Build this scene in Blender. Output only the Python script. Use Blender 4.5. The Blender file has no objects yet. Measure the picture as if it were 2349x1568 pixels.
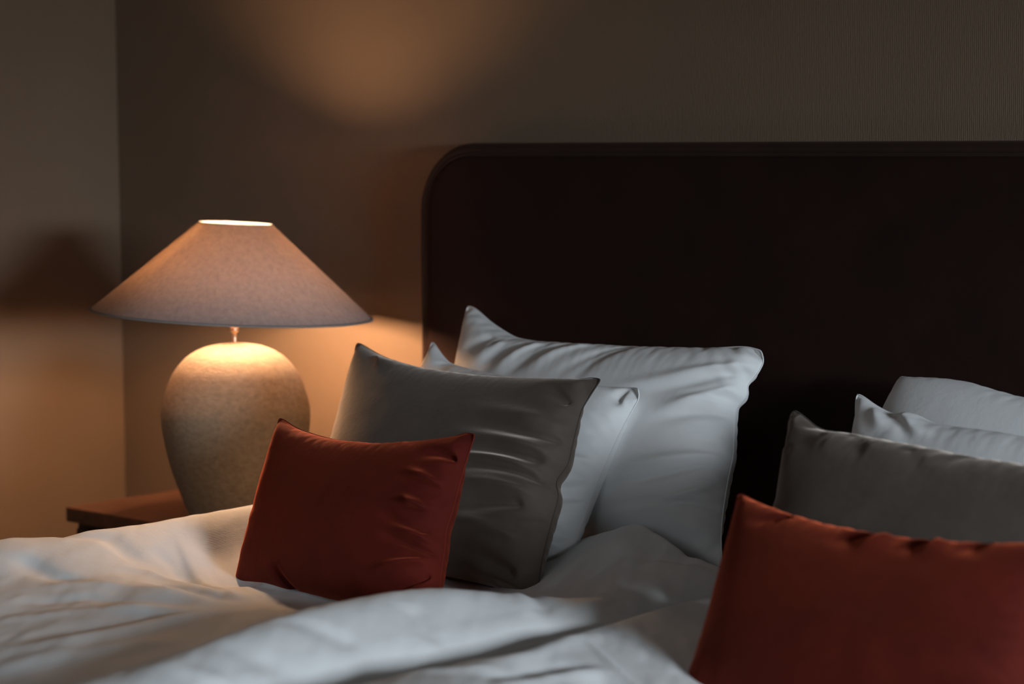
import bpy, bmesh, math, random
import numpy as np
from mathutils import Vector, Matrix

scene = bpy.context.scene
R = math.radians

# ------------------------------------------------------------------ camera
cam_d = bpy.data.cameras.new('camera')
cam = bpy.data.objects.new('camera', cam_d)
scene.collection.objects.link(cam)
F_PX, W_PX, H_PX = 5000.0, 2349.0, 1568.0
cam_d.sensor_fit = 'HORIZONTAL'
cam_d.sensor_width = 36.0
cam_d.lens = 36.0 * F_PX / W_PX
az, pitch, roll = R(42), math.atan((784 - 322) / F_PX), R(0.3)
fh = Vector((-math.sin(az), math.cos(az), 0)); rt = Vector((math.cos(az), math.sin(az), 0)); zz = Vector((0, 0, 1))
fw = fh * math.cos(pitch) - zz * math.sin(pitch)
up = zz * math.cos(pitch) + fh * math.sin(pitch)
r2 = rt * math.cos(roll) - up * math.sin(roll)
u2 = up * math.cos(roll) + rt * math.sin(roll)
m = Matrix((r2, u2, -fw)).transposed().to_4x4()
m.translation = Vector((3.727, -2.894, 1.2))
cam.matrix_world = m
cam_d.dof.use_dof = True
cam_d.dof.focus_distance = 3.22
cam_d.dof.aperture_fstop = 3.2
cam_d.clip_start = 0.05
scene.camera = cam

# ------------------------------------------------------------------ world, daylight, exposure
world = bpy.data.worlds.new('dusk_sky')
scene.world = world
world.use_nodes = True
wn = world.node_tree
wn.nodes['Background'].inputs[0].default_value = (0.62, 0.78, 1.0, 1)
wn.nodes['Background'].inputs[1].default_value = 0.6

def area_light(name, loc, target, sx, sy, power, color):
    d = bpy.data.lights.new(name, 'AREA')
    d.shape = 'RECTANGLE'; d.size = sx; d.size_y = sy
    d.energy = power; d.color = color
    o = bpy.data.objects.new(name, d)
    scene.collection.objects.link(o)
    o.location = loc
    o.rotation_euler = (Vector(target) - Vector(loc)).to_track_quat('-Z', 'Y').to_euler()
    return o
WIN_Y0, WIN_Y1, WIN_Z0, WIN_Z1, WALL_X = -2.35, -0.45, 0.80, 1.95, 5.3
area_light('sky_daylight', (7.5, -2.05, 1.60), (1.2, -0.45, 0.9), 1.7, 0.9, 330, (0.80, 0.915, 1.0))
area_light('front_fill_light', (2.7, -4.45, 1.85), (2.0, -0.5, 0.6), 2.4, 1.2, 13, (0.84, 0.93, 1.0))  # added soft fill to lift the shadows; the front wall has no window
BULB_STRENGTH = 960.0

vs = scene.view_settings
vs.view_transform = 'Standard'; vs.look = 'None'; vs.gamma = 1.0; vs.use_curve_mapping = False
vs.exposure = -0.08

# ------------------------------------------------------------------ helpers
def link(o, parent=None):
    scene.collection.objects.link(o)
    if parent is not None:
        o.parent = parent
    return o
def tag(o, label=None, cat=None, group=None, kind=None):
    if label: o['label'] = label
    if cat: o['category'] = cat
    if group: o['group'] = group
    if kind: o['kind'] = kind
    return o
def empty(name, loc):
    o = bpy.data.objects.new(name, None)
    o.location = loc; o.empty_display_size = 0.1
    return link(o)
def obj(name, bm, mat, parent=None, smooth=True, loc=None):
    me = bpy.data.meshes.new(name)
    bm.to_mesh(me); bm.free()
    if smooth:
        for p in me.polygons: p.use_smooth = True
    me.materials.append(mat)
    o = bpy.data.objects.new(name, me)
    link(o, parent)
    if loc is not None: o.location = loc
    return o
def pydata(name, v, f, mat, parent=None, smooth=True):
    me = bpy.data.meshes.new(name)
    me.from_pydata([tuple(map(float, p)) for p in v], [], f)
    me.update()
    if smooth: me.polygons.foreach_set('use_smooth', [True] * len(me.polygons))
    me.materials.append(mat)
    return link(bpy.data.objects.new(name, me), parent)
def add_box(bm, c, s, bevel=0.0, seg=2):
    r = bmesh.ops.create_cube(bm, size=1.0, matrix=Matrix.Translation(c) @ Matrix.Diagonal((s[0], s[1], s[2], 1)))
    if bevel > 0:
        es = list({e for v in r['verts'] for e in v.link_edges})
        bmesh.ops.bevel(bm, geom=es, offset=bevel, segments=seg, profile=0.5, affect='EDGES')
def box(name, lo, hi, mat, parent=None, bevel=0.0):
    bm = bmesh.new()
    c = [(a + b) / 2 for a, b in zip(lo, hi)]; s = [b - a for a, b in zip(lo, hi)]
    add_box(bm, c, s, bevel)
    return obj(name, bm, mat, parent, smooth=False)
def lathe(name, prof, mat, parent=None, n=96, close=False):
    v, f = [], []
    for (r, z) in prof:
        for k in range(n):
            a = 2 * math.pi * k / n
            v.append((r * math.cos(a), r * math.sin(a), z))
    m_ = len(prof)
    for i in range(m_ - 1 + (1 if close else 0)):
        for k in range(n):
            a, b = i * n + k, i * n + (k + 1) % n
            j = (i + 1) % m_
            c, d = j * n + (k + 1) % n, j * n + k
            f.append((a, b, c, d))
    return pydata(name, v, f, mat, parent)
def tube(name, pts, rad, mat, parent=None, closed=False, n=8):
    pts = [Vector(p) for p in pts]; N = len(pts); v, f = [], []
    prev = None
    for i, p in enumerate(pts):
        t = (pts[(i + 1) % N] - pts[i - 1]) if (closed or 0 < i < N - 1) else (pts[min(i + 1, N - 1)] - pts[max(i - 1, 0)])
        t.normalize()
        ref = prev if prev is not None else (Vector((0, 0, 1)) if abs(t.z) < 0.9 else Vector((1, 0, 0)))
        a = (ref - t * ref.dot(t)).normalized(); prev = a
        b = t.cross(a)
        for k in range(n):
            w = 2 * math.pi * k / n
            v.append(p + (a * math.cos(w) + b * math.sin(w)) * rad)
    for i in range(N if closed else N - 1):
        j = (i + 1) % N
        for k in range(n):
            f.append((i * n + k, i * n + (k + 1) % n, j * n + (k + 1) % n, j * n + k))
    if not closed:
        f.append(tuple(range(n))[::-1]); f.append(tuple((N - 1) * n + k for k in range(n)))
    return pydata(name, v, f, mat, parent)

# ------------------------------------------------------------------ materials
def mat(name):
    m_ = bpy.data.materials.new(name); m_.use_nodes = True
    nt = m_.node_tree
    return m_, nt, nt.nodes['Principled BSDF']
def coords(nt, scale=(1, 1, 1), kind='Object'):
    tc = nt.nodes.new('ShaderNodeTexCoord'); mp = nt.nodes.new('ShaderNodeMapping')
    mp.inputs['Scale'].default_value = scale
    nt.links.new(tc.outputs[kind], mp.inputs['Vector'])
    return mp.outputs['Vector']
def noise(nt, vec, scale, detail=3, rough=0.55):
    n = nt.nodes.new('ShaderNodeTexNoise')
    n.inputs['Scale'].default_value = scale; n.inputs['Detail'].default_value = detail
    n.inputs['Roughness'].default_value = rough
    nt.links.new(vec, n.inputs['Vector'])
    return n.outputs['Fac']
def ramp(nt, fac, c0, c1, p0=0.3, p1=0.7):
    r = nt.nodes.new('ShaderNodeValToRGB')
    r.color_ramp.elements[0].color = (*c0, 1); r.color_ramp.elements[0].position = p0
    r.color_ramp.elements[1].color = (*c1, 1); r.color_ramp.elements[1].position = p1
    nt.links.new(fac, r.inputs['Fac'])
    return r.outputs['Color']
def bump(nt, fac, strength, dist, normal=None):
    b = nt.nodes.new('ShaderNodeBump')
    b.inputs['Strength'].default_value = strength; b.inputs['Distance'].default_value = dist
    nt.links.new(fac, b.inputs['Height'])
    if normal is not None: nt.links.new(normal, b.inputs['Normal'])
    return b.outputs['Normal']
def math_node(nt, op, a, b):
    n = nt.nodes.new('ShaderNodeMath'); n.operation = op
    for i, x in enumerate((a, b)):
        if isinstance(x, (int, float)): n.inputs[i].default_value = x
        else: nt.links.new(x, n.inputs[i])
    return n.outputs[0]
def wave(nt, vec, scale, direction='X', dist=0.0):
    w = nt.nodes.new('ShaderNodeTexWave')
    w.bands_direction = direction
    w.inputs['Scale'].default_value = scale; w.inputs['Distortion'].default_value = dist
    w.inputs['Detail'].default_value = 1.0
    nt.links.new(vec, w.inputs['Vector'])
    return w.outputs['Fac']

def wallpaper(name, axis):
    m_, nt, b = mat(name)
    v = coords(nt)
    col = ramp(nt, noise(nt, v, 2.0, 4), (0.192, 0.133, 0.090), (0.222, 0.154, 0.105))
    nt.links.new(col, b.inputs['Base Color'])
    b.inputs['Roughness'].default_value = 0.75
    b.inputs['Specular IOR Level'].default_value = 0.25
    # woven vertical rib: noise stretched along z
    sc = (260, 260, 60)
    v2 = coords(nt, sc)
    h = noise(nt, v2, 1.0, 3, 0.6)
    w = wave(nt, coords(nt), 95, axis, 1.2)
    s = math_node(nt, 'ADD', math_node(nt, 'MULTIPLY', h, 1.0), math_node(nt, 'MULTIPLY', w, 0.35))
    nt.links.new(bump(nt, s, 0.55, 0.0011), b.inputs['Normal'])
    return m_
def plain(name, col, rough=0.7, metal=0.0, nscale=6.0, var=0.12, bmp=0.0):
    m_, nt, b = mat(name)
    v = coords(nt)
    nf = noise(nt, v, nscale, 4)
    nt.links.new(ramp(nt, nf, tuple(c * (1 - var) for c in col), tuple(min(1, c * (1 + var)) for c in col)), b.inputs['Base Color'])
    b.inputs['Roughness'].default_value = rough; b.inputs['Metallic'].default_value = metal
    if bmp: nt.links.new(bump(nt, noise(nt, v, nscale * 20, 3), bmp, 0.001), b.inputs['Normal'])
    return m_
def velvet(name, c0, c1, sheen_col, sheen=0.8, fuzz=0.35):
    m_, nt, b = mat(name)
    v = coords(nt)
    big = noise(nt, v, 9.0, 5, 0.6)
    nt.links.new(ramp(nt, big, c0, c1, 0.32, 0.68), b.inputs['Base Color'])
    b.inputs['Roughness'].default_value = 0.85
    b.inputs['Specular IOR Level'].default_value = 0.15
    b.inputs['Sheen Weight'].default_value = sheen
    b.inputs['Sheen Roughness'].default_value = 0.38
    b.inputs['Sheen Tint'].default_value = (*sheen_col, 1)
    fine = noise(nt, coords(nt, (1, 1, 1)), 900.0, 2)
    n1 = bump(nt, fine, fuzz, 0.0006)
    pile = noise(nt, coords(nt), 28.0, 4, 0.6)
    nt.links.new(bump(nt, pile, 0.25, 0.004, n1), b.inputs['Normal'])
    return m_
def cotton(name, col, twill=False):
    m_, nt, b = mat(name)
    v = coords(nt)
    nt.links.new(ramp(nt, noise(nt, v, 5.0, 3), tuple(c * 0.97 for c in col), col), b.inputs['Base Color'])
    b.inputs['Roughness'].default_value = 0.8
    b.inputs['Specular IOR Level'].default_value = 0.2
    b.inputs['Sheen Weight'].default_value = 0.1
    if twill:
        w = wave(nt, coords(nt), 110.0, 'X', 0.4)
        n1 = bump(nt, w, 0.3, 0.0006)
        n1 = bump(nt, noise(nt, coords(nt), 500, 2), 0.2, 0.0005, n1)
    else:
        n1 = bump(nt, noise(nt, coords(nt), 700, 2), 0.25, 0.0005)
    nt.links.new(bump(nt, noise(nt, coords(nt), 22.0, 4, 0.6), 0.25, 0.004, n1), b.inputs['Normal'])
    return m_

M = {}
M['wall_x'] = wallpaper('taupe_woven_wallpaper', 'X')
M['wall_y'] = wallpaper('taupe_woven_wallpaper_side', 'Y')
M['ceiling'] = plain('ceiling_paint', (0.45, 0.40, 0.35), 0.9)
M['carpet'] = plain('dark_carpet', (0.07, 0.055, 0.045), 0.95, nscale=40, bmp=0.6)
M['wood'] = None
M['headboard'] = velvet('dark_brown_velvet', (0.017, 0.0066, 0.0052), (0.023, 0.0092, 0.007), (0.5, 0.25, 0.2), 0.08, 0.3)
M['headboard_rim'] = velvet('dark_brown_velvet_rim', (0.030, 0.015, 0.011), (0.038, 0.020, 0.015), (0.5, 0.3, 0.25), 0.12, 0.3)
M['red'] = velvet('rust_red_velvet', (0.068, 0.0066, 0.0040), (0.112, 0.0112, 0.0060), (1.0, 0.19, 0.08), 0.7)
M['grey'] = velvet('taupe_grey_velvet', (0.066, 0.051, 0.042), (0.098, 0.077, 0.063), (1.0, 0.84, 0.72), 0.6)
M['white'] = cotton('white_cotton', (0.80, 0.80, 0.80))
M['duvet'] = cotton('white_duvet_cover', (0.80, 0.80, 0.80), True)
M['sheet'] = cotton('white_sheet', (0.74, 0.74, 0.74))
M['brass'] = plain('satin_brass', (0.85, 0.62, 0.45), 0.3, 1.0)
M['frame'] = plain('white_window_frame', (0.6, 0.6, 0.58), 0.4)

def wood_mat():
    m_, nt, b = mat('walnut_veneer')
    v = coords(nt, (9, 1.2, 9))
    n = noise(nt, v, 6.0, 6, 0.65)
    nt.links.new(ramp(nt, n, (0.062, 0.026, 0.014), (0.125, 0.055, 0.030)), b.inputs['Base Color'])
    b.inputs['Roughness'].default_value = 0.5
    nt.links.new(bump(nt, n, 0.15, 0.001), b.inputs['Normal'])
    return m_
M['wood'] = wood_mat()
M['wood_dark'] = plain('dark_stained_wood', (0.03, 0.014, 0.009), 0.5)

def shade_mat():
    m_, nt, b = mat('linen_lampshade')
    out = nt.nodes['Material Output']
    v = coords(nt, (1, 1, 1))
    n = noise(nt, coords(nt, (60, 60, 16)), 2.0, 4, 0.65)
    col = ramp(nt, n, (0.40, 0.31, 0.29), (0.52, 0.41, 0.385))
    nt.links.new(col, b.inputs['Base Color'])
    b.inputs['Roughness'].default_value = 0.9; b.inputs['Specular IOR Level'].default_value = 0.1
    nrm = bump(nt, noise(nt, coords(nt), 380, 3), 0.4, 0.0008)
    nt.links.new(nrm, b.inputs['Normal'])
    tr = nt.nodes.new('ShaderNodeBsdfTranslucent')
    tcol = ramp(nt, n, (0.74, 0.57, 0.43), (0.96, 0.78, 0.60))
    nt.links.new(tcol, tr.inputs['Color'])
    mx = nt.nodes.new('ShaderNodeMixShader'); mx.inputs[0].default_value = 0.17
    nt.links.new(b.outputs[0], mx.inputs[1]); nt.links.new(tr.outputs[0], mx.inputs[2])
    nt.links.new(mx.outputs[0], out.inputs['Surface'])
    return m_
M['shade'] = shade_mat()
M['shade_trim'] = plain('grey_shade_trim', (0.23, 0.22, 0.215), 0.9)
def ceramic_mat():
    m_, nt, b = mat('rough_sand_ceramic')
    n = noise(nt, coords(nt, (1, 1, 1.5)), 85.0, 5, 0.65)
    nt.links.new(ramp(nt, n, (0.22, 0.175, 0.122), (0.34, 0.275, 0.20)), b.inputs['Base Color'])
    b.inputs['Roughness'].default_value = 0.85; b.inputs['Specular IOR Level'].default_value = 0.2
    nt.links.new(bump(nt, n, 0.7, 0.0022), b.inputs['Normal'])
    return m_
M['ceramic'] = ceramic_mat()
def bulb_mat():
    m_, nt, b = mat('warm_bulb_glow')
    b.inputs['Base Color'].default_value = (0.9, 0.8, 0.7, 1)
    b.inputs['Emission Color'].default_value = (1.0, 0.595, 0.325, 1)
    b.inputs['Emission Strength'].default_value = BULB_STRENGTH
    return m_
M['bulb'] = bulb_mat()

# ------------------------------------------------------------------ the room
RX, RY, RZ = WALL_X, -4.6, 2.55
T = 0.12
tag(box('floor', (-T, RY - T, -0.1), (RX + T, T, 0), M['carpet']), kind='structure')
tag(box('ceiling', (-T, RY - T, RZ), (RX + T, T, RZ + 0.1), M['ceiling']), kind='structure')
tag(box('wall_back', (-T, 0, 0), (RX + T, T, RZ), M['wall_x']), kind='structure')
tag(box('wall_left', (-T, RY, 0), (0, 0, RZ), M['wall_y']), kind='structure')
tag(box('wall_front', (-T, RY - T, 0), (RX + T, RY, RZ), M['wall_x']), kind='structure')
bm = bmesh.new()
for lo, hi in (((RX, RY, 0), (RX + T, WIN_Y0, RZ)), ((RX, WIN_Y1, 0), (RX + T, 0, RZ)),
               ((RX, WIN_Y0, 0), (RX + T, WIN_Y1, WIN_Z0)), ((RX, WIN_Y0, WIN_Z1), (RX + T, WIN_Y1, RZ))):
    add_box(bm, [(a + b) / 2 for a, b in zip(lo, hi)], [b - a for a, b in zip(lo, hi)])
tag(obj('wall_right', bm, M['wall_y'], smooth=False), kind='structure')
bm = bmesh.new()
fx = RX + 0.03
for lo, hi in (((fx, WIN_Y0, WIN_Z0), (fx + .05, WIN_Y0 + .05, WIN_Z1)), ((fx, WIN_Y1 - .05, WIN_Z0), (fx + .05, WIN_Y1, WIN_Z1)),
               ((fx, WIN_Y0 + .05, WIN_Z0), (fx + .05, WIN_Y1 - .05, WIN_Z0 + .05)), ((fx, WIN_Y0 + .05, WIN_Z1 - .05), (fx + .05, WIN_Y1 - .05, WIN_Z1))):
    add_box(bm, [(a + b) / 2 for a, b in zip(lo, hi)], [b - a for a, b in zip(lo, hi)], 0.004)
tag(obj('window_1', bm, M['frame'], smooth=False), kind='structure')
bm = bmesh.new()
add_box(bm, (RX + 0.012, (WIN_Y0 + WIN_Y1) / 2, (1.45 + WIN_Z1) / 2), (0.003, WIN_Y1 - WIN_Y0 - 0.01, WIN_Z1 - 1.45))  # unseen blind, added to keep window light off the upper walls
rb_ = empty('light_cutoff_blind', (RX + 0.012, (WIN_Y0 + WIN_Y1) / 2, WIN_Z1))
tag(rb_, 'unseen blind added over the window to cut its upper light', 'blind')
def keep(o, par):
    o.parent = par; o.matrix_parent_inverse = Matrix.Translation(-Vector(par.location)); return o
M['blind'] = plain('blackout_fabric', (0.12, 0.10, 0.09), 0.9)
keep(obj('fabric', bm, M['blind'], smooth=False), rb_)
keep(box('bottom_bar', (RX + 0.006, WIN_Y0 + 0.005, 1.435), (RX + 0.018, WIN_Y1 - 0.005, 1.455), M['frame'], bevel=0.003), rb_)
tag(box('baseboard_back', (0.012, -0.012, 0), (RX, 0, 0.09), M['wood_dark'], bevel=0.003), kind='structure')
tag(box('baseboard_left', (0, RY, 0), (0.012, 0, 0.09), M['wood_dark'], bevel=0.003), kind='structure')

# ------------------------------------------------------------------ headboard
HX0, HX1, HZ0, HZ1, HY = 0.968, 2.93, 0.0, 1.196, -0.085
def rr_outline(inset, n=14):
    r = 0.125 - inset
    pts = [(HX0 + inset, HZ0)]
    for k in range(n + 1):
        a = math.pi - k * math.pi / 2 / n
        pts.append((HX0 + inset + r + r * math.cos(a), HZ1 - inset - r + r * math.sin(a)))
    for k in range(n + 1):
        a = math.pi / 2 - k * math.pi / 2 / n
        pts.append((HX1 - inset - r + r * math.cos(a), HZ1 - inset - r + r * math.sin(a)))
    pts.append((HX1 - inset, HZ0))
    return pts
def strip(name, rings, mat_, parent, cap=False):
    """rings: list of (inset, y); consecutive rings are joined, the last may be capped"""
    v, f = [], []
    n = len(rr_outline(0))
    for ins, y in rings:
        v += [(x, y, z) for x, z in rr_outline(ins)]
    for i in range(len(rings) - 1):
        for k in range(n - 1):
            f.append((i * n + k, i * n + k + 1, (i + 1) * n + k + 1, (i + 1) * n + k))
    if cap: f.append(tuple((len(rings) - 1) * n + k for k in range(n)))
    return pydata(name, v, f, mat_, parent)
hb = empty('headboard', (1.95, -0.04, 0))
tag(hb, 'tall dark brown velvet headboard with rounded corners and piped border against the wall', 'headboard')
def keep(o, par):
    o.parent = par; o.matrix_parent_inverse = Matrix.Translation(-Vector(par.location)); return o
rim = [(0.0, -0.003), (0.0, -0.062), (0.0015, -0.072), (0.006, -0.080), (0.011, -0.083), (0.016, -0.0815), (0.0185, -0.078), (0.0205, -0.066)]
keep(strip('border', rim, M['headboard_rim'], None), hb)
pan = [(0.0205, -0.060), (0.0205, -0.074), (0.0225, -0.081), (0.028, -0.085), (0.045, -0.088), (0.09, -0.090)]
keep(strip('panel', pan, M['headboard'], None, cap=True), hb)
keep(strip('backing_board', [(0.004, -0.055), (0.004, -0.002)], M['headboard_rim'], None, cap=True), hb)
pp = [(x, -0.0805, z) for x, z in rr_outline(0.0205, 24)]
keep(tube('piping', pp, 0.0028, M['headboard_rim']), hb)

# ------------------------------------------------------------------ nightstand
ns = empty('nightstand', (0.66, -0.24, 0))
tag(ns, 'dark brown wooden nightstand with overhanging top beneath the lamp', 'nightstand')
keep(box('tabletop', (0.395, -0.448, 0.492), (0.925, -0.014, 0.52), M['wood'], bevel=0.002), ns)
keep(box('body', (0.407, -0.430, 0.10), (0.913, -0.016, 0.492), M['wood_dark'], bevel=0.002), ns)
for k, (z0, z1) in enumerate(((0.305, 0.482), (0.115, 0.295))):
    dr = keep(box('drawer', (0.420, -0.444, z0), (0.900, -0.4305, z1), M['wood_dark'], bevel=0.002), ns)
    kn = lathe('knob', [(0.0, -0.018), (0.010, -0.018), (0.012, -0.012), (0.006, -0.006), (0.005, 0.0)], M['brass'], n=16)
    kn.parent = dr
    kn.matrix_parent_inverse = Matrix.Identity(4)
    kn.matrix_world = Matrix.Translation((0.66, -0.444, (z0 + z1) / 2)) @ Matrix.Rotation(R(-90), 4, 'X')
for x in (0.43, 0.89):
    for y in (-0.40, -0.05):
        keep(box('leg', (x - .018, y - .018, 0), (x + .018, y + .018, 0.10), M['wood_dark'], bevel=0.002), ns)

# ------------------------------------------------------------------ table lamp
LX, LY, LZ = 0.748, -0.33, 0.5205
lamp = empty('table_lamp', (LX, LY, LZ))
tag(lamp, 'lit table lamp with wide conical mauve linen shade and bulbous sand ceramic base', 'lamp')
px = 3.898 / 5000
def zpx(y): return 1.2 - (y - 322) * px - LZ
prof_px = [(1190, 106), (1171, 115), (1134, 129), (1088, 145), (1025, 162), (990, 168), (960, 171), (930, 170), (900, 162.5), (875, 154), (850, 142),
           (830, 127), (815, 112), (803, 94), (794, 74), (788, 52), (784.5, 30), (783.5, 14)]
prof = [(0.0, 0.002), (0.060, 0.0), (0.072, 0.001)] 
pr = [(r * px, zpx(y)) for y, r in prof_px]
# smooth the profile with Catmull-Rom
def catmull(P, n=5):
    out = []
    for i in range(len(P) - 1):
        p0, p1, p2, p3 = P[max(i - 1, 0)], P[i], P[i + 1], P[min(i + 2, len(P) - 1)]
        for k in range(n):
            t = k / n
            out.append(tuple(0.5 * ((2 * p1[j]) + (-p0[j] + p2[j]) * t + (2 * p0[j] - 5 * p1[j] + 4 * p2[j] - p3[j]) * t * t + (-p0[j] + 3 * p1[j] - 3 * p2[j] + p3[j]) * t ** 3) for j in range(len(p1))))
    out.append(P[-1]); return out
prof = [(0.0, 0.0), (0.068, 0.0)] + catmull(pr) + [(0.0, zpx(783.2))]
lathe('ceramic_base', prof, M['ceramic'], lamp)
lathe('neck_rod', [(0.0, zpx(785)), (0.0050, zpx(785)), (0.0050, zpx(783)), (0.0038, zpx(780)), (0.0038, zpx(762)), (0.0046, zpx(759)), (0.0072, zpx(757)), (0.0078, zpx(754)), (0.0078, zpx(738)), (0.0, zpx(738))], M['brass'], lamp, n=24)
TILT = Matrix.Translation((0, 0, zpx(740))) @ Matrix.Rotation(R(3.0), 4, fh.normalized()) @ Matrix.Translation((-0.004 * rt.x, -0.004 * rt.y, -zpx(740)))
zb, zt = zpx(716), zpx(508)
rb, rtp = 0.2512, 0.0665
sh = lathe('lamp_shade', [(rb, zb), (rtp, zt), (rtp - 0.0010, zt), (rb - 0.0012, zb)], M['shade'], lamp, n=128, close=True)
sh.matrix_local = TILT
def ring(name, r, z, rad, mat_, par):
    o = tube(name, [(r * math.cos(a), r * math.sin(a), z) for a in [2 * math.pi * k / 96 for k in range(96)]], rad, mat_, None, closed=True)
    o.parent = par
    return o
ring('bottom_trim', rb - 0.0004, zb + 0.001, 0.0022, M['shade_trim'], sh)
ring('top_trim', rtp - 0.0002, zt, 0.0014, M['shade_trim'], sh)
bz = 0.993 - LZ
# spider fitting: ring on the socket and three arms to the top ring
for k in range(3):
    a = R(20 + 120 * k)
    t_ = tube('shade_arm', [(0.012 * math.cos(a), 0.012 * math.sin(a), zpx(690)), (0.045 * math.cos(a), 0.045 * math.sin(a), zpx(640)), ((rtp + .015) * math.cos(a), (rtp + .015) * math.sin(a), zt - 0.019)], 0.0012, M['brass'], None)
    t_.parent = sh
so = lathe('socket', [(0.0, zpx(740)), (0.013, zpx(740)), (0.014, zpx(735)), (0.014, zpx(690)), (0.0, zpx(690))], M['brass'], lamp, n=24)
so.matrix_local = TILT
bl = lathe('bulb', [(0.0, zpx(692)), (0.010, zpx(690)), (0.010, bz - 0.022)] + [(0.0165 * math.cos(a), bz + 0.0165 * math.sin(a)) for a in [R(x) for x in range(-55, 90, 12)]] + [(0.0, bz + 0.0165)], M['bulb'], lamp, n=32)
bl.matrix_local = TILT

# ------------------------------------------------------------------ bed
bed = empty('bed', (1.95, -1.1, 0))
tag(bed, 'wide double bed with white sheeted mattress below the duvets', 'bed')
keep(box('bed_base', (1.07, -2.10, 0.06), (2.83, -0.10, 0.30), M['headboard_rim'], bevel=0.01), bed)
bm = bmesh.new(); add_box(bm, (1.95, -1.10, 0.408), (1.78, 2.0, 0.212), 0.045, 5)
keep(obj('mattress', bm, M['sheet']), bed)
for x in (1.15, 2.75):
    for y in (-2.0, -0.2):
        keep(box('leg', (x - .03, y - .03, 0), (x + .03, y + .03, 0.06), M['wood_dark']), bed)

# ------------------------------------------------------------------ duvets
def vnoise(x, y, seed):
    """smooth value noise, vectorised"""
    rs = np.random.RandomState(seed); G = rs.rand(64, 64) * 2 - 1
    xi, yi = np.floor(x).astype(int), np.floor(y).astype(int)
    fx_, fy_ = x - xi, y - yi
    fx_ = fx_ * fx_ * fx_ * (fx_ * (fx_ * 6 - 15) + 10); fy_ = fy_ * fy_ * fy_ * (fy_ * (fy_ * 6 - 15) + 10)
    g = lambda a, b: G[a % 64, b % 64]
    return (g(xi, yi) * (1 - fx_) + g(xi + 1, yi) * fx_) * (1 - fy_) + (g(xi, yi + 1) * (1 - fx_) + g(xi + 1, yi + 1) * fx_) * fy_
def gauss(d, w): return np.exp(-(d / w) ** 2)
def fold(x, y, pts, amp, wl, wr, taper=0.15):
    """raised fold along a polyline; wl / wr are its widths to the left and right of the line"""
    best = np.full(x.shape, 1e9); side = np.zeros(x.shape); tt = np.zeros(x.shape)
    P = [np.array(p) for p in pts]
    L = [np.linalg.norm(P[i + 1] - P[i]) for i in range(len(P) - 1)]; tot = sum(L); acc = 0
    for i in range(len(P) - 1):
        d = (P[i + 1] - P[i]) / L[i]
        t = np.clip((x - P[i][0]) * d[0] + (y - P[i][1]) * d[1], 0, L[i])
        ex, ey = x - P[i][0] - d[0] * t, y - P[i][1] - d[1] * t
        dist = np.hypot(ex, ey); s = d[0] * ey - d[1] * ex
        m_ = dist < best
        best = np.where(m_, dist, best); side = np.where(m_, s, side); tt = np.where(m_, (acc + t) / tot, tt)
        acc += L[i]
    w = np.where(side > 0, wl, wr)
    env = np.clip(tt / taper, 0, 1) * np.clip((1 - tt) / taper, 0, 1) if taper > 0 else 1
    env = env * env * (3 - 2 * env)
    return amp * np.exp(-(best / w) ** 2) * env
def smooth(a, b, x):
    t = np.clip((x - a) / (b - a), 0, 1); return t * t * (3 - 2 * t)

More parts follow.
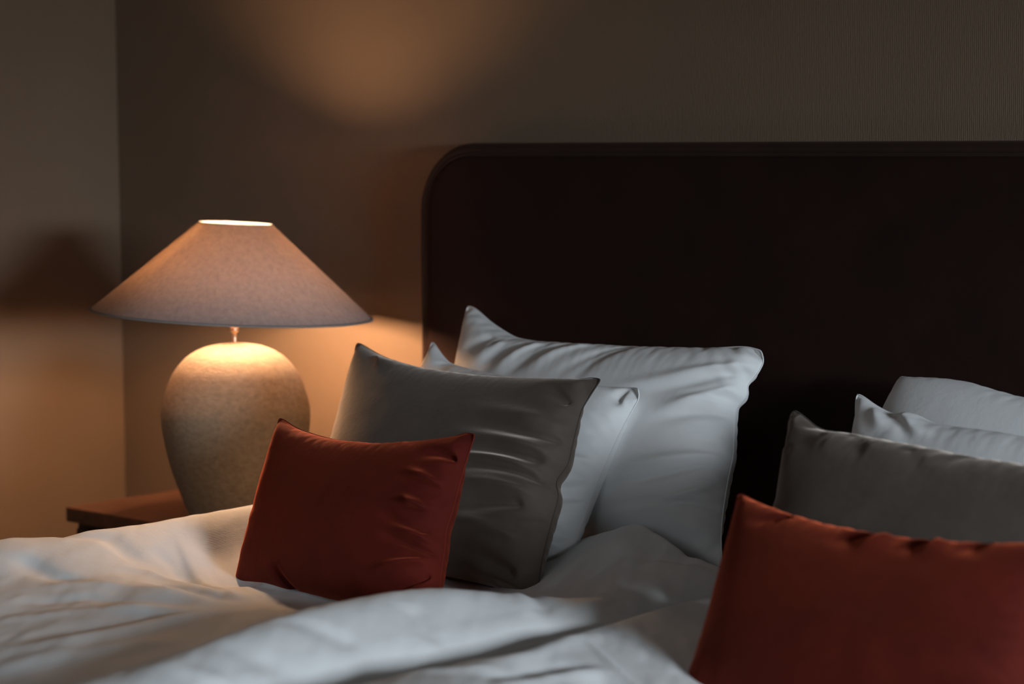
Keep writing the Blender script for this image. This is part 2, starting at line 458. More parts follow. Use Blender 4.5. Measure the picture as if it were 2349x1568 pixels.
def left_height(x, y):
    h = np.full(x.shape, 0.604)
    h += 0.033 * gauss(x - 1.12, 0.10)
    h -= 0.058 * np.exp(-(np.abs((x - 1.49) / 0.36) ** 4 + np.abs((y + 0.67) / 0.30) ** 3.2))       # cushions press a hollow
    h -= 0.008 * np.exp(-(((x - 1.70) / 0.10) ** 2 + ((y + 1.15) / 0.22) ** 2))
    # long swelling ridge along the inner side, dying out towards the pillows
    fade = smooth(-0.74, -0.92, y)
    h += fold(x, y, [(1.90, -2.3), (1.895, -1.5), (1.875, -1.25), (1.855, -1.04), (1.86, -0.90), (1.88, -0.76), (1.88, -0.50)], 0.049, 0.080, 0.085, 0.02) * (0.18 + 0.82 * smooth(-0.68, -0.98, y)) * (0.55 + 0.45 * smooth(-1.6, -1.1, y))
    h -= 0.016 * np.exp(-(((x - 1.79) / 0.10) ** 2 + ((y + 0.70) / 0.10) ** 2))
    # plateau below the rear pillow that slopes down to the gap
    h += 0.054 * np.exp(-(((x - 1.74) / 0.12) ** 2 + ((y + 0.42) / 0.17) ** 2))
    h += 0.012 * np.exp(-(((x - 1.93) / 0.09) ** 2 + ((y + 0.48) / 0.10) ** 2))
    # step fold running from the outer edge to the red cushion
    V = [(1.139, -0.789), (1.306, -0.881), (1.415, -0.933), (1.503, -0.982), (1.57, -1.02)]
    h += fold(x, y, V, 0.009, 0.08, 0.010, 0.25)
    h -= fold(x, y, [(a + 0.012, b + 0.022) for a, b in V], 0.007, 0.014, 0.05, 0.25)
    for pts, a, wl, wr in (
        ([(1.143, -0.735), (1.279, -0.812), (1.39, -0.87)], -0.011, 0.030, 0.022),
        ([(1.20, -0.70), (1.32, -0.78), (1.42, -0.82)], 0.008, 0.022, 0.022),
        ([(1.078, -1.039), (1.114, -0.976), (1.148, -0.929), (1.271, -0.946)], -0.009, 0.026, 0.020),
        ([(1.249, -1.003), (1.279, -0.952), (1.362, -0.95), (1.462, -0.974), (1.53, -0.99)], 0.007, 0.012, 0.018),
        ([(1.322, -0.992), (1.384, -0.992), (1.458, -0.997), (1.53, -1.01)], -0.009, 0.012, 0.020),
        ([(1.173, -1.111), (1.267, -1.117), (1.328, -1.089)], -0.009, 0.020, 0.026),
        ([(1.181, -0.863), (1.273, -0.891), (1.34, -0.92)], -0.006, 0.014, 0.016),
        ([(1.30, -1.20), (1.36, -1.10), (1.46, -1.06), (1.56, -1.05)], 0.006, 0.022, 0.022),
        ([(1.36, -1.28), (1.41, -1.16), (1.50, -1.10), (1.58, -1.07)], -0.006, 0.020, 0.022),
        ([(1.42, -1.36), (1.47, -1.22), (1.53, -1.14), (1.58, -1.09)], 0.005, 0.022, 0.022),
        ([(1.572, -1.036), (1.566, -1.113), (1.56, -1.185), (1.556, -1.303), (1.569, -1.43)], -0.008, 0.020, 0.030),
        ([(1.600, -1.03), (1.598, -1.113), (1.596, -1.185), (1.600, -1.303), (1.61, -1.43)], 0.006, 0.024, 0.020),
        ([(1.65, -1.55), (1.66, -1.35), (1.69, -1.20)], 0.006, 0.03, 0.03),
        ([(1.856, -0.794), (1.932, -0.845), (1.967, -0.883)], -0.005, 0.012, 0.012),
        ([(1.846, -0.80), (1.91, -0.86), (1.95, -0.92)], 0.004, 0.016, 0.012),
        ([(1.89, -1.04), (1.914, -1.056), (1.974, -1.076)], -0.005, 0.012, 0.018),
        ([(1.86, -1.24), (1.90, -1.22), (1.96, -1.18)], -0.006, 0.014, 0.022),
        ([(1.87, -1.34), (1.93, -1.33), (1.98, -1.29)], -0.006, 0.018, 0.022),
        ([(1.87, -1.42), (1.92, -1.42), (1.98, -1.38)], 0.005, 0.018, 0.016),
        ([(1.819, -0.505), (1.76, -0.40), (1.734, -0.32)], -0.005, 0.012, 0.016),
        ([(1.899, -0.679), (1.826, -0.562), (1.798, -0.458)], 0.004, 0.010, 0.013),
        ([(1.880, -0.69), (1.806, -0.575), (1.778, -0.47)], -0.004, 0.010, 0.012),
        ([(1.912, -0.649), (1.834, -0.513), (1.80, -0.43)], -0.0035, 0.009, 0.012),
        ([(1.902, -0.579), (1.850, -0.50), (1.817, -0.42)], 0.0035, 0.009, 0.011),
        ([(1.93, -0.56), (1.86, -0.45), (1.83, -0.39)], -0.0035, 0.009, 0.011),
        ([(1.82, -0.76), (1.78, -0.66), (1.74, -0.58), (1.72, -0.50)], -0.006, 0.016, 0.018),
        ([(1.85, -0.75), (1.81, -0.66), (1.77, -0.57)], 0.005, 0.012, 0.018),
        ([(1.90, -0.72), (1.855, -0.64), (1.83, -0.60)], -0.005, 0.010, 0.014)):
        h += fold(x, y, pts, a * 0.8, wl, wr, 0.3)
    h += 0.0040 * vnoise(x * 9, y * 3.2, 3) + 0.0020 * vnoise(x * 20 + y * 12, y * 8, 4) + 0.0007 * vnoise(x * 60 + y * 40, y * 26, 8)
    return h
def right_height(x, y):
    h = np.full(x.shape, 0.598)
    h += 0.034 * smooth(1.98, 2.22, x)
    h -= 0.060 * np.exp(-(np.abs((x - 2.52) / 0.40) ** 4 + np.abs((y + 0.84) / 0.36) ** 4))
    h += fold(x, y, [(2.06, -2.1), (2.07, -1.45), (2.075, -1.2), (2.05, -0.95), (2.03, -0.58)], 0.010, 0.05, 0.07, 0.05)
    for pts, a, w1, w2 in (([(2.022, -0.88), (2.035, -0.976), (2.052, -1.044), (2.058, -1.12)], -0.009, 0.018, 0.022),
                           ([(2.05, -0.88), (2.075, -0.976), (2.09, -1.044), (2.10, -1.15)], 0.009, 0.018, 0.026),
                           ([(2.142, -1.0), (2.141, -1.114), (2.154, -1.20)], -0.009, 0.018, 0.018),
                           ([(2.17, -0.99), (2.17, -1.11), (2.19, -1.22)], 0.009, 0.016, 0.020),
                           ([(2.197, -1.017), (2.223, -1.101), (2.25, -1.19)], -0.009, 0.018, 0.020),
                           ([(2.05, -1.25), (2.10, -1.20), (2.12, -1.10)], 0.006, 0.02, 0.02),
                           ([(2.027, -0.908), (2.113, -0.957), (2.194, -1.004), (2.277, -1.049), (2.36, -1.10)], 0.0028, 0.005, 0.005),
                           ([(2.35, -1.02), (2.30, -1.08), (2.28, -1.18)], -0.008, 0.025, 0.02)):
        h += fold(x, y, pts, a * 0.7, w1, w2, 0.3)
    h += 0.0040 * vnoise(x * 8 + 5, y * 3.0 + 9, 13) + 0.0020 * vnoise(x * 20 + y * 12, y * 8, 14) + 0.0007 * vnoise(x * 60 + y * 40, y * 26, 18)
    return h
def duvet(name, label, s0, s1, edge, head, hfun, nx, ny, drape_left, drape_right, inner, group):
    """a quilt as a closed surface: s is arc length across the bed, t runs from foot to head"""
    S, Tt = np.meshgrid(np.linspace(0, 1, nx), np.linspace(0, 1, ny), indexing='ij')
    foot = -2.14
    # concentrate samples at the ends
    x = s0 + (s1 - s0) * S
    y_head = head(x)
    y = foot + (y_head - foot) * Tt
    h = hfun(x, y)
    BOT = 0.568
    # rounded head end and foot end
    dh = np.clip((y_head - y) / 0.035, 0, 1); df = np.clip((y - foot) / 0.06, 0, 1)
    prof_ = np.sqrt(1 - (1 - dh) ** 2) * np.sqrt(1 - (1 - df) ** 2)
    if drape_left is None:
        d = np.clip((x - s0) / 0.055, 0, 1); prof_ = prof_ * np.sqrt(1 - (1 - d) ** 2)
    if drape_right is None:
        d = np.clip((s1 - x) / 0.05, 0, 1); prof_ = prof_ * np.sqrt(1 - (1 - d) ** 2)
    z = BOT + (h - BOT) * prof_
    X = x.copy()
    rad = 0.075
    if drape_left is not None:
        e = drape_left + rad
        a = np.clip((e - x) / rad, 0, math.pi / 2); dn = np.clip(e - x - rad * math.pi / 2, 0, 1)
        m_ = x < e
        X = np.where(m_, e - rad * np.sin(a) - 0.012 * np.sin(y * 17) * np.clip(dn * 6, 0, 1), X)
        z = np.where(m_, z - rad * (1 - np.cos(a)) - dn, z)
    if drape_right is not None:
        e = drape_right - rad
        a = np.clip((x - e) / rad, 0, math.pi / 2); dn = np.clip(x - e - rad * math.pi / 2, 0, 1)
        m_ = x > e
        X = np.where(m_, e + rad * np.sin(a), X)
        z = np.where(m_, z - rad * (1 - np.cos(a)) - dn, z)
    if drape_right is None: z[-1] = 0.516
    if drape_left is None: z[0] = 0.516
    z[:, -1] = np.minimum(z[:, -1], 0.516)
    v = np.stack([X, y, z], -1).reshape(-1, 3)
    idx = np.arange(nx * ny).reshape(nx, ny)
    f = np.stack([idx[:-1, :-1], idx[1:, :-1], idx[1:, 1:], idx[:-1, 1:]], -1).reshape(-1, 4).tolist()
    o = pydata(name, v, f, M['duvet'])
    so_ = o.modifiers.new('cloth_thickness', 'SOLIDIFY'); so_.thickness = 0.004; so_.offset = -1
    tag(o, label, 'duvet', group)
    return o
def head_left(x):
    # the quilt ends against the rear pillow, its inner corner pulled back
    return -0.365 - 0.12 * np.clip((x - 1.72) / 0.27, 0, 1) - 0.03 * smooth(1.35, 1.1, x)
DG = 'duvets side by side on the bed'
duvet('duvet', 'white duvet by the lamp side, under the smaller rust cushion beside the lamp', 0.80, 1.995, None, head_left, left_height, 330, 420, 1.045, None, None, DG)
duvet('duvet', 'white duvet in the lower right foreground, under the large near rust cushion', 1.998, 3.10, None, lambda x: -0.46 + 0 * x, right_height, 330, 420, None, 2.86, None, DG)

# ------------------------------------------------------------------ cushions: inflated two-sheet cloth
def inflate(W, H, N, Mv, thick, seed=1, pucker=(0, 0, 0, 0), rounds=(0, 0, 0, 0), steps=70, its=9, bend=0.35, low=0.0, press=1.0):
    """relaxes two sewn rectangles of cloth round a filling. pucker: shrink of the seam on
    (bottom, right, top, left). rounds: corner radii BL, BR, TR, TL. returns P[2, N, Mv, 3] (x, y in the plane, z thickness)"""
    u = np.linspace(-1, 1, N); v = np.linspace(-1, 1, Mv)
    U, V = np.meshgrid(u, v, indexing='ij')
    x0, y0 = U * W / 2, V * H / 2
    for r, (sx, sy) in zip(rounds, ((-1, -1), (1, -1), (1, 1), (-1, 1))):
        if r > 0:
            k = np.clip(1 - ((1 - sx * U) * W / 2 + (1 - sy * V) * H / 2) / (2.2 * r), 0, 1) ** 1.5
            x0 -= sx * r * 0.45 * k; y0 -= sy * r * 0.45 * k
    rest = np.stack([x0, y0], -1)
    rng = np.random.RandomState(seed)
    lens = np.sqrt(np.clip((1 - U ** 2) * (1 - V ** 2), 0, 1)) ** 0.8
    lens = lens * (1 - low * V)
    nz = sum(vnoise(U * k * W / H + 7 * seed, V * k, seed + k) / k for k in (3, 6, 11))
    P = np.zeros((2, N, Mv, 3))
    for s, sg in ((0, 1), (1, -1)):
        P[s, ..., 0] = x0 * 0.985; P[s, ..., 1] = y0 * 0.985
        P[s, ..., 2] = sg * thick * lens * (1 + 0.06 * nz) + sg * 1e-4
    P += rng.randn(*P.shape) * 0.0004
    def rl(a, b): return np.linalg.norm(rest[a] - rest[b], axis=-1)
    sl = slice
    cons = []
    def addc(ia, ib, ja, jb, stiff):
        a = (sl(None),) + (ia, ja); b = (sl(None),) + (ib, jb)
        L0 = np.linalg.norm(rest[ia, ja] - rest[ib, jb], axis=-1)
        cons.append((a, b, L0, stiff))
    for par in (0, 1):
        ea, eb = sl(par, N - 1, 2), sl(par + 1, N, 2)
        na = len(range(par, N - 1, 2)); eb = sl(par + 1, par + 1 + 2 * na, 2)
        addc(ea, eb, sl(None), sl(None), 1.0)
        nb = len(range(par, Mv - 1, 2)); fa = sl(par, Mv - 1, 2); fb = sl(par + 1, par + 1 + 2 * nb, 2)
        addc(sl(None), sl(None), fa, fb, 1.0)
        addc(ea, eb, sl(0, Mv - 1), sl(1, Mv), 0.30)
        addc(ea, eb, sl(1, Mv), sl(0, Mv - 1), 0.30)
    for par in range(4):
        na = len(range(par, N - 2, 4))
        if na: addc(sl(par, par + 4 * na, 4), sl(par + 2, par + 2 + 4 * na, 4), sl(None), sl(None), bend)
        nb = len(range(par, Mv - 2, 4))
        if nb: addc(sl(None), sl(None), sl(par, par + 4 * nb, 4), sl(par + 2, par + 2 + 4 * nb, 4), bend)
    # seam shrink
    for (a, b, L0, st) in cons:
        pass
    bd = np.zeros((N, Mv), bool); bd[0] = bd[-1] = True; bd[:, 0] = bd[:, -1] = True
    pb, prr, pt, pl = pucker
    shrinkx = np.ones((N, Mv)); shrinky = np.ones((N, Mv))
    shrinkx[:, 0] = 1 - pb; shrinkx[:, -1] = 1 - pt; shrinky[0, :] = 1 - pl; shrinky[-1, :] = 1 - prr
    shrinkx[:, 1] = 1 - pb * .5; shrinkx[:, -2] = 1 - pt * .5; shrinky[1, :] = 1 - pl * .5; shrinky[-2, :] = 1 - prr * .5
    cons2 = []
    for (a, b, L0, st) in cons:
        ia, ja = a[1], a[2]; ib, jb = b[1], b[2]
        di = (ib.start or 0) - (ia.start or 0) if ib.start is not None else 0
        sx_ = shrinkx[ia, ja] if (ja == sl(None) and jb == sl(None)) else (shrinky[ia, ja] if (ia == sl(None) and ib == sl(None)) else 1.0)
        cons2.append((a, b, L0 * sx_, st))
    Vel = np.zeros_like(P)
    tgt = None
    def seam():
        for sli in ((0, sl(None)), (-1, sl(None)), (sl(None), 0), (sl(None), -1)):
            q = (P[(0,) + sli] + P[(1,) + sli]) / 2
            P[(0,) + sli] = q; P[(1,) + sli] = q
    hmap = np.zeros((2, N, Mv))
    for step in range(steps):
        du = P[:, 2:, 1:-1] - P[:, :-2, 1:-1]; dv = P[:, 1:-1, 2:] - P[:, 1:-1, :-2]
        n = np.cross(du, dv); n /= np.linalg.norm(n, axis=-1, keepdims=True) + 1e-9
        n[1] *= -1
        k = press * (1 - step / steps) ** 0.5
        F = np.zeros_like(P)
        # filling pushes out, less once the cloth stands beyond its target height
        cur = np.abs(P[:, 1:-1, 1:-1, 2]); want = thick * lens[1:-1, 1:-1]
        F[:, 1:-1, 1:-1] = n * (np.clip((want * 1.25 - cur) / thick, -0.4, 1.0))[..., None]
        Pp = P.copy()
        P += Vel * 0.86 + F * 0.0011 * k
        for _ in range(its):
            for (a, b, L0, st) in cons2:
                pa, pb_ = P[a], P[b]
                d = pb_ - pa; l = np.sqrt((d * d).sum(-1)) + 1e-9
                c = (l - L0) / l
                if st < 0.5: c = np.where(c < 0, c * st, c * st)
                corr = d * (0.5 * st * c if st >= 0.5 else 0.5 * c)[..., None]
                P[a] = pa + corr; P[b] = pb_ - corr
            seam()
        Vel = P - Pp
    return P

def strokes(P, lst):
    """extra creases: (side, s0, t0, s1, t1, amp, width) with s, t in 0..1 across the cushion"""
    N, Mv = P.shape[1:3]
    S, Tt = np.meshgrid(np.linspace(0, 1, N), np.linspace(0, 1, Mv), indexing='ij')
    env = np.clip(np.minimum(np.minimum(S, 1 - S), np.minimum(Tt, 1 - Tt)) * 25, 0, 1)
    for side, s0, t0, s1, t1, amp, w in lst:
        P[side, ..., 2] += (1 if side == 0 else -1) * env * fold(S, Tt, [(s0, t0), ((s0 + s1) / 2, (t0 + t1) / 2 + 0.01), (s1, t1)], amp, w, w * .8, 0.35)
    return P

def refine(P):
    """doubles the grid with smooth midpoints"""
    for ax in (1, 2):
        Q = np.moveaxis(P, ax, 0); n = Q.shape[0]
        E = np.concatenate([2 * Q[:1] - Q[1:2], Q, 2 * Q[-1:] - Q[-2:-1]])
        mid = (-E[:-3] + 9 * E[1:-2] + 9 * E[2:-1] - E[3:]) / 16
        R_ = np.empty((2 * n - 1,) + Q.shape[1:]); R_[0::2] = Q; R_[1::2] = mid
        P = np.moveaxis(R_, 0, ax)
    return P
def cushion(name, label, cat, group, corners, sim, mat_, seam_mat, n_off=0.0, flat_back=0.78, seam_r=0.0012, sub=0, bow=0.0, pleat=(0, 0, 0, 0), seed=0, top=None, right=None, left=None, lines=(), amp=0.006, width=0.03):
    """corners BL, BR, TR, TL of the sewn edge in the room"""
    BL, BR, TR, TL = [np.array(c, float) for c in corners]
    sim = sim.copy()
    for _ in range(2):      # soften the finest pleats, edges included
        q = sim.copy()
        q[:, 1:-1, 1:-1] = sim[:, 1:-1, 1:-1] * 0.5 + (sim[:, 2:, 1:-1] + sim[:, :-2, 1:-1] + sim[:, 1:-1, 2:] + sim[:, 1:-1, :-2]) * 0.125
        for e_ in (0, -1):
            q[:, e_, 1:-1] = sim[:, e_, 1:-1] * 0.4 + (sim[:, e_, 2:] + sim[:, e_, :-2]) * 0.3
            q[:, 1:-1, e_] = sim[:, 1:-1, e_] * 0.4 + (sim[:, 2:, e_] + sim[:, :-2, e_]) * 0.3
        sim = q
    sim = refine(sim)
    N, Mv = sim.shape[1:3]
    cor = [sim[0, 0, 0], sim[0, -1, 0], sim[0, -1, -1], sim[0, 0, -1]]
    w0 = (cor[1][0] - cor[0][0] + cor[2][0] - cor[3][0]) / 2; h0 = (cor[3][1] - cor[0][1] + cor[2][1] - cor[1][1]) / 2
    cx = sum(c[0] for c in cor) / 4; cy = sum(c[1] for c in cor) / 4
    s = (sim[..., 0] - cx) / w0 + 0.5; t = (sim[..., 1] - cy) / h0 + 0.5
    def pw(q, tab):
        tab = sorted(tab); g = np.linspace(-0.2, 1.2, 281)
        yy = np.interp(g, [a for a, _ in tab], [b for _, b in tab])
        kk = np.exp(-(np.arange(-12, 13) / 5.0) ** 2); kk /= kk.sum()
        yy = np.convolve(np.pad(yy, 12, mode='edge'), kk, 'valid')
        return np.interp(q, g, yy)
    ds = np.zeros_like(s); dt = np.zeros_like(t)
    if top: dt += pw(s, top) * smooth(0.1, 1.0, t)
    if right: ds += pw(t, right) * smooth(0.45, 1.0, s)
    if left: ds += pw(t, left) * smooth(0.55, 0.0, s)
    S0, T0 = np.meshgrid(np.linspace(0, 1, N), np.linspace(0, 1, Mv), indexing='ij')
    env_ = np.clip(np.minimum(np.minimum(S0, 1 - S0), np.minimum(T0, 1 - T0)) * 30, 0.0, 1)
    env2 = np.clip(np.minimum(np.minimum(S0, 1 - S0), np.minimum(T0, 1 - T0)) * 18, 0.0, 1) ** 0.7
    dz_ = np.zeros((N, Mv)); rs_ = np.random.RandomState(seed + 5)
    for sg, a0, b0, a1, b1 in lines:
        e0, e1 = min(a0, 1 - a0, b0, 1 - b0), min(a1, 1 - a1, b1, 1 - b1)
        if e0 < e1: a0, b0, a1, b1 = a1, b1, a0, b0
        dx_, dy_ = a1 - a0, b1 - b0; L_ = math.hypot(dx_, dy_)
        bend_ = rs_.uniform(-0.10, 0.16) * L_; k_ = rs_.uniform(0.75, 1.25); wk = rs_.uniform(0.8, 1.3)
        a0 -= dx_ * 0.35; b0 -= dy_ * 0.35; dx_ *= 1.35; dy_ *= 1.35; L_ *= 1.35
        tt = ((S0 - a0) * dx_ + (T0 - b0) * dy_) / (L_ * L_)
        dd = ((S0 - a0) * -dy_ + (T0 - b0) * dx_) / L_ - bend_ * 4 * tt * (1 - tt)
        w_ = width * wk * (1.7 - 1.0 * np.clip(tt, 0, 1))
        dz_ += env2 * sg * k_ * amp * np.exp(-(dd / w_) ** 2) * smooth(0, 0.75, tt) * smooth(1.12, 0.98, tt)
    # gathers running in from the sewn edges: bottom, right, top, left
    for q, a_ in enumerate(pleat):
        if a_ == 0: continue
        e_, al = [(T0, S0), (1 - S0, T0), (1 - T0, S0), (S0, T0)][q]
        al2 = al + 0.05 * vnoise(e_ * 5 + seed, al * 4, seed + q) + e_ * 0.12 * vnoise(al * 3, al * 0 + seed, seed + 7 + q)
        g_ = vnoise(al2 * 14, e_ * 2.2 + seed, seed + 20 + q)
        g_ = np.sign(g_) * np.abs(g_) ** 0.8
        reach = 0.13 + 0.11 * (vnoise(al * 7 + 3, al * 0 + seed, seed + 40 + q))
        dz_ += env_ * a_ * g_ * np.exp(-e_ / np.clip(reach, 0.03, 1)) * smooth(0, 0.02, e_)
    s = s + ds; t = t + dt
    s, t = s[..., None], t[..., None]
    base = (BL * (1 - s) + BR * s) * (1 - t) + (TL * (1 - s) + TR * s) * t
    nrm = np.cross(BR - BL + TR - TL, TL - BL + TR - BR); nrm /= np.linalg.norm(nrm)
    z = sim[..., 2:3].copy()
    z[1] *= flat_back
    z[0] += dz_[..., None]
    Pw = base + nrm * (z + n_off - bow * (1 - (2 * t - 1) ** 2) * 1.0)
    o_ = (BL + BR) / 2
    Pw = Pw - o_
    idx = np.arange(N * Mv).reshape(N, Mv)
    bd = np.zeros((N, Mv), bool); bd[0] = bd[-1] = True; bd[:, 0] = bd[:, -1] = True
    idb = np.where(bd, idx, 0); k = N * Mv
    inner = ~bd; idb[inner] = k + np.arange(inner.sum())
    v = np.concatenate([Pw[0].reshape(-1, 3), Pw[1][inner]])
    f = np.stack([idx[:-1, :-1], idx[1:, :-1], idx[1:, 1:], idx[:-1, 1:]], -1).reshape(-1, 4).tolist()
    f += np.stack([idb[:-1, :-1], idb[:-1, 1:], idb[1:, 1:], idb[1:, :-1]], -1).reshape(-1, 4).tolist()
    o = pydata(name, v, f, mat_)
    o.location = o_
    loop = np.concatenate([Pw[0][:-1, 0], Pw[0][-1, :-1], Pw[0][:0:-1, -1], Pw[0][0, :0:-1]])
    lp = loop.copy()
    for _ in range(2): lp = (lp + np.roll(lp, 1, 0) + np.roll(lp, -1, 0)) / 3
    tube('seam', lp, seam_r, seam_mat, o, closed=True, n=6)
    tag(o, label, cat, group)
    return o

M['red_seam'] = velvet('rust_red_seam', (0.12, 0.013, 0.007), (0.15, 0.018, 0.009), (1, .3, .2), 0.2)
M['grey_seam'] = velvet('taupe_grey_seam', (0.05, 0.04, 0.035), (0.07, 0.058, 0.05), (1, .9, .8), 0.2)

import time as _t
t0 = _t.time()
sim_red = inflate(0.50, 0.34, 84, 58, 0.054, seed=2, pucker=(0.07, 0.13, 0.05, 0.06), low=0.25, bend=0.1)
sim_red2 = inflate(0.50, 0.34, 84, 58, 0.054, seed=5, pucker=(0.05, 0.10, 0.07, 0.05), low=0.25, bend=0.1)
sim_grey = inflate(0.60, 0.50, 90, 76, 0.066, seed=3, pucker=(0.06, 0.12, 0.05, 0.06), low=0.25, bend=0.1)
sim_grey2 = inflate(0.60, 0.50, 90, 76, 0.066, seed=8, pucker=(0.06, 0.07, 0.11, 0.07), low=0.25, bend=0.1)
sim_w1 = inflate(0.70, 0.50, 96, 70, 0.068, seed=4, pucker=(0.06, 0.12, 0.11, 0.06), low=0.15, bend=0.1)
sim_w2 = inflate(0.58, 0.48, 84, 68, 0.060, seed=9, pucker=(0.06, 0.11, 0.07, 0.05), low=0.15, bend=0.1)
sim_w3 = inflate(0.70, 0.50, 96, 70, 0.066, seed=12, pucker=(0.06, 0.06, 0.06, 0.06), rounds=(0, 0, 0, 0.08), low=0.15, bend=0.1)
print('SIM', round(_t.time() - t0, 1))

RG, GG, WG = 'rust red velvet cushions', 'taupe grey velvet cushions', 'white pillows against the headboard'
cushion('throw_cushion', 'small rust red velvet cushion nearest the lamp, leaning on a grey cushion', 'cushion', RG,
        [(1.267, -0.785, 0.528), (1.703, -0.80, 0.536), (1.663, -0.68, 0.794), (1.232, -0.66, 0.774)], sim_red, M['red'], M['red_seam'],
        top=[(0, 0), (0.12, -0.03), (0.3, -0.045), (0.6, -0.045), (0.85, -0.025), (1, 0)], right=[(0, 0), (0.4, 0.0), (0.5, -0.012), (0.6, 0), (1, 0)], amp=0.0150, width=0.020, pleat=(0.004, 0.006, 0.0015, 0.001), seed=31, lines=(
  (-1, 0.84, 0.843, 0.962, 0.842), (1, 0.838, 0.61, 0.932, 0.572), (-1, 0.788, 0.518, 0.932, 0.451), (1, 0.835, 0.5, 0.969, 0.424), (1, 0.785, 0.234, 0.945, 0.315),
  (-1, 0.816, 0.178, 0.956, 0.248), (1, 0.851, 0.105, 0.996, 0.081), (-1, 0.298, 0.2, 0.36, 0.029), (1, 0.95, 0.70, 0.82, 0.74), (-1, 0.97, 0.36, 0.80, 0.42)))
cushion('throw_cushion', 'rust red velvet cushion in the right foreground, cropped by the frame', 'cushion', RG,
        [(2.215, -0.945, 0.528), (2.675, -0.965, 0.528), (2.60, -0.74, 0.762), (2.143, -0.72, 0.762)], sim_red2, M['red'], M['red_seam'], flat_back=1.55, n_off=-0.002,
        top=[(0, 0), (0.15, -0.015), (0.3, -0.03), (0.6, -0.035), (0.85, -0.02), (1, 0)], amp=0.0060, width=0.024, pleat=(0.003, 0.004, 0.0012, 0.001), seed=33, lines=(
  (-1, 0.48, 0.915, 0.431, 0.8), (1, 0.536, 0.918, 0.51, 0.788), (-1, 0.224, 0.918, 0.137, 0.833), (-1, 0.648, 0.923, 0.606, 0.812), (1, 0.691, 0.922, 0.677, 0.808),
  (1, 0.84, 0.486, 1.003, 0.435), (-1, 0.85, 0.413, 1.01, 0.379), (-1, 0.802, 0.937, 0.787, 0.834)))
cushion('throw_cushion', 'taupe grey velvet cushion standing between white pillows and small rust cushion near the lamp', 'cushion', GG,
        [(1.189, -0.58, 0.534), (1.707, -0.60, 0.545), (1.678, -0.42, 0.85), (1.136, -0.40, 0.866)], sim_grey, M['grey'], M['grey_seam'],
        top=[(0, 0), (0.05, -0.012), (0.14, -0.030), (0.3, -0.040), (0.6, -0.035), (0.85, -0.02), (0.95, -0.012), (1, 0)],
        right=[(0, 0), (0.3, 0.01), (0.46, 0.012), (0.52, -0.02), (0.60, 0.008), (0.85, -0.02), (0.93, -0.012), (1, 0.0)], amp=0.0105, width=0.027, pleat=(0.004, 0.005, 0.001, 0.001), seed=35, lines=(
  (1, 0.681, 0.744, 0.987, 0.741), (-1, 0.673, 0.672, 0.96, 0.675), (1, 0.668, 0.619, 0.945, 0.61), (-1, 0.603, 0.52, 0.906, 0.573), (1, 0.614, 0.477, 0.946, 0.525),
  (-1, 0.611, 0.419, 0.921, 0.494), (1, 0.669, 0.368, 0.908, 0.429), (-1, 0.694, 0.31, 0.886, 0.375), (1, 0.663, 0.216, 0.904, 0.238), (-1, 0.722, 0.129, 0.913, 0.104),
  (1, 0.776, 0.064, 0.977, 0.037), (-1, 0.864, 0.903, 0.95, 0.848), (1, 0.152, 0.972, 0.237, 0.915)))
cushion('throw_cushion', 'taupe grey velvet cushion behind the foreground rust cushion at the right edge', 'cushion', GG,
        [(2.100, -0.64, 0.53), (2.61, -0.66, 0.53), (2.60, -0.50, 0.80), (2.064, -0.48, 0.836)], sim_grey2, M['grey'], M['grey_seam'], n_off=0.012,
        top=[(0, 0), (0.04, -0.02), (0.10, -0.055), (0.2, -0.03), (0.4, -0.02), (0.8, -0.02), (1, 0)], amp=0.0040, width=0.030, pleat=(0.002, 0.003, 0.002, 0.002), seed=37, lines=(
  (-1, 0.221, 0.952, 0.28, 0.829), (1, 0.169, 0.946, 0.216, 0.82), (-1, 0.13, 0.927, 0.055, 0.828), (1, 0.313, 0.934, 0.364, 0.826), (-1, 0.561, 0.94, 0.526, 0.853),
  (-1, 0.411, 0.908, 0.456, 0.765), (-1, 0.053, 0.932, 0.03, 0.838)))
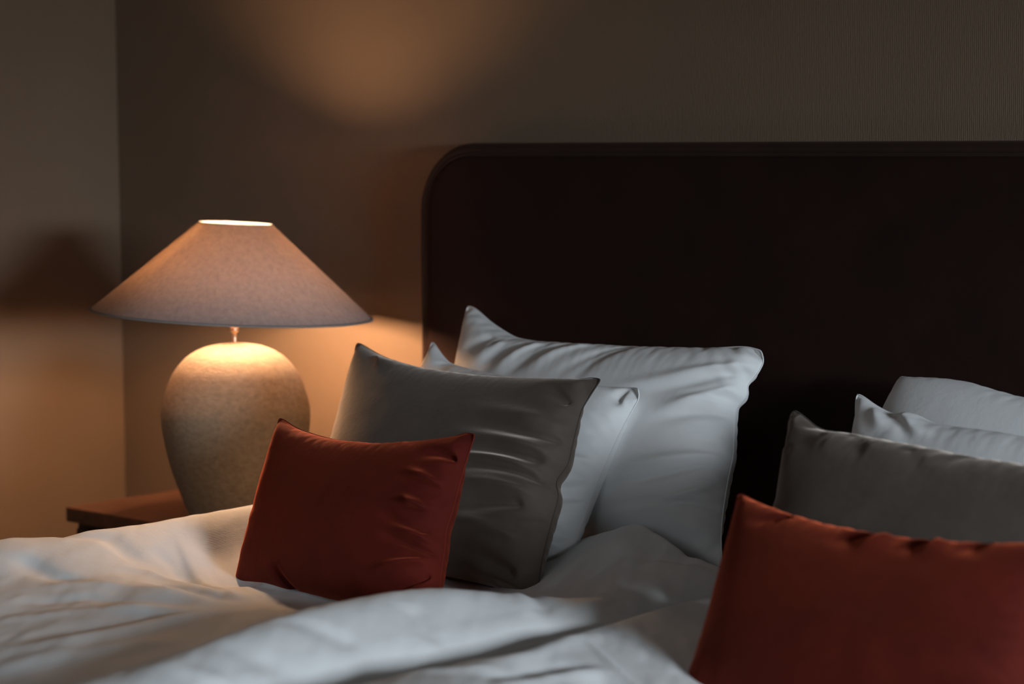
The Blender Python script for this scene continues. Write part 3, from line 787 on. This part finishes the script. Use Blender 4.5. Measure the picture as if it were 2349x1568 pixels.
cushion('pillow', 'large white pillow with a crumpled corner leaning on the headboard near the lamp', 'pillow', WG,
        [(1.205, -0.31, 0.555), (1.828, -0.33, 0.570), (1.812, -0.19, 0.885), (1.150, -0.15, 0.913)], sim_w1, M['white'], M['white'],
        top=[(0, 0), (0.04, -0.005), (0.1, -0.04), (0.2, -0.08), (0.28, -0.075), (0.5, -0.045), (0.8, -0.015), (0.93, 0.0), (1, -0.01)],
        right=[(0, 0), (0.5, 0.0), (0.72, -0.03), (0.78, -0.005), (0.83, -0.02), (0.87, 0.0), (0.95, 0.005), (1, -0.01)], amp=0.0065, width=0.017, pleat=(0.003, 0.003, 0.002, 0.002), seed=39, lines=(
  (-1, 0.169, 0.909, 0.104, 0.73), (1, 0.214, 0.902, 0.152, 0.758), (-1, 0.28, 0.908, 0.196, 0.765), (1, 0.339, 0.911, 0.264, 0.757), (-1, 0.412, 0.92, 0.303, 0.744),
  (1, 0.486, 0.922, 0.39, 0.759), (-1, 0.603, 0.932, 0.482, 0.735), (1, 0.998, 0.919, 0.676, 0.729), (-1, 0.996, 0.88, 0.77, 0.696), (1, 1.009, 0.843, 0.822, 0.636),
  (-1, 0.928, 0.41, 0.695, 0.272), (1, 0.95, 0.463, 0.729, 0.346), (-1, 0.935, 0.255, 0.684, 0.133), (1, 0.941, 0.315, 0.736, 0.191), (1, 0.99, 0.713, 0.838, 0.629),
  (-1, 0.982, 0.663, 0.804, 0.555), (-1, 0.62, 0.915, 0.545, 0.706)))
cushion('pillow', 'smaller white pillow between the grey cushion and large crumpled white pillow', 'pillow', WG,
        [(1.195, -0.45, 0.548), (1.650, -0.47, 0.545), (1.66, -0.30, 0.82), (1.182, -0.27, 0.862)], sim_w2, M['white'], M['white'],
        top=[(0, 0), (0.04, -0.03), (0.12, -0.07), (0.5, -0.05), (0.85, -0.01), (1, 0)], amp=0.0080, width=0.022, pleat=(0.003, 0.004, 0.004, 0.003), seed=41, lines=(
  (-1, 0.941, 0.97, 0.955, 0.84), (1, 0.996, 0.939, 0.974, 0.844), (-1, 0.99, 0.52, 0.80, 0.43), (1, 0.99, 0.583, 0.80, 0.516), (-1, 0.99, 0.419, 0.82, 0.314),
  (-1, 0.99, 0.204, 0.82, 0.224), (1, 0.98, 0.148, 0.85, 0.163), (-1, 0.87, 0.942, 0.984, 0.869)))
cushion('pillow', 'rearmost white pillow at the right edge with rounded corner against the headboard', 'pillow', WG,
        [(2.040, -0.31, 0.55), (2.68, -0.33, 0.56), (2.66, -0.17, 0.78), (2.014, -0.16, 0.868)], sim_w3, M['white'], M['white'])
cushion('pillow', 'white pillow with pointed corner between the right grey cushion and rearmost pillow', 'pillow', WG,
        [(2.080, -0.47, 0.54), (2.66, -0.49, 0.54), (2.64, -0.34, 0.80), (2.058, -0.32, 0.843)], sim_w2, M['white'], M['white'],
        top=[(0, 0), (0.05, -0.03), (0.12, -0.05), (0.16, -0.01), (0.22, -0.04), (0.4, -0.02), (1, 0)], amp=0.0070, width=0.022, pleat=(0.002, 0.003, 0.003, 0.003), seed=43, lines=(
  (-1, 0.107, 0.978, 0.201, 0.83), (1, 0.085, 0.972, 0.131, 0.865), (1, 0.165, 0.937, 0.26, 0.883)))
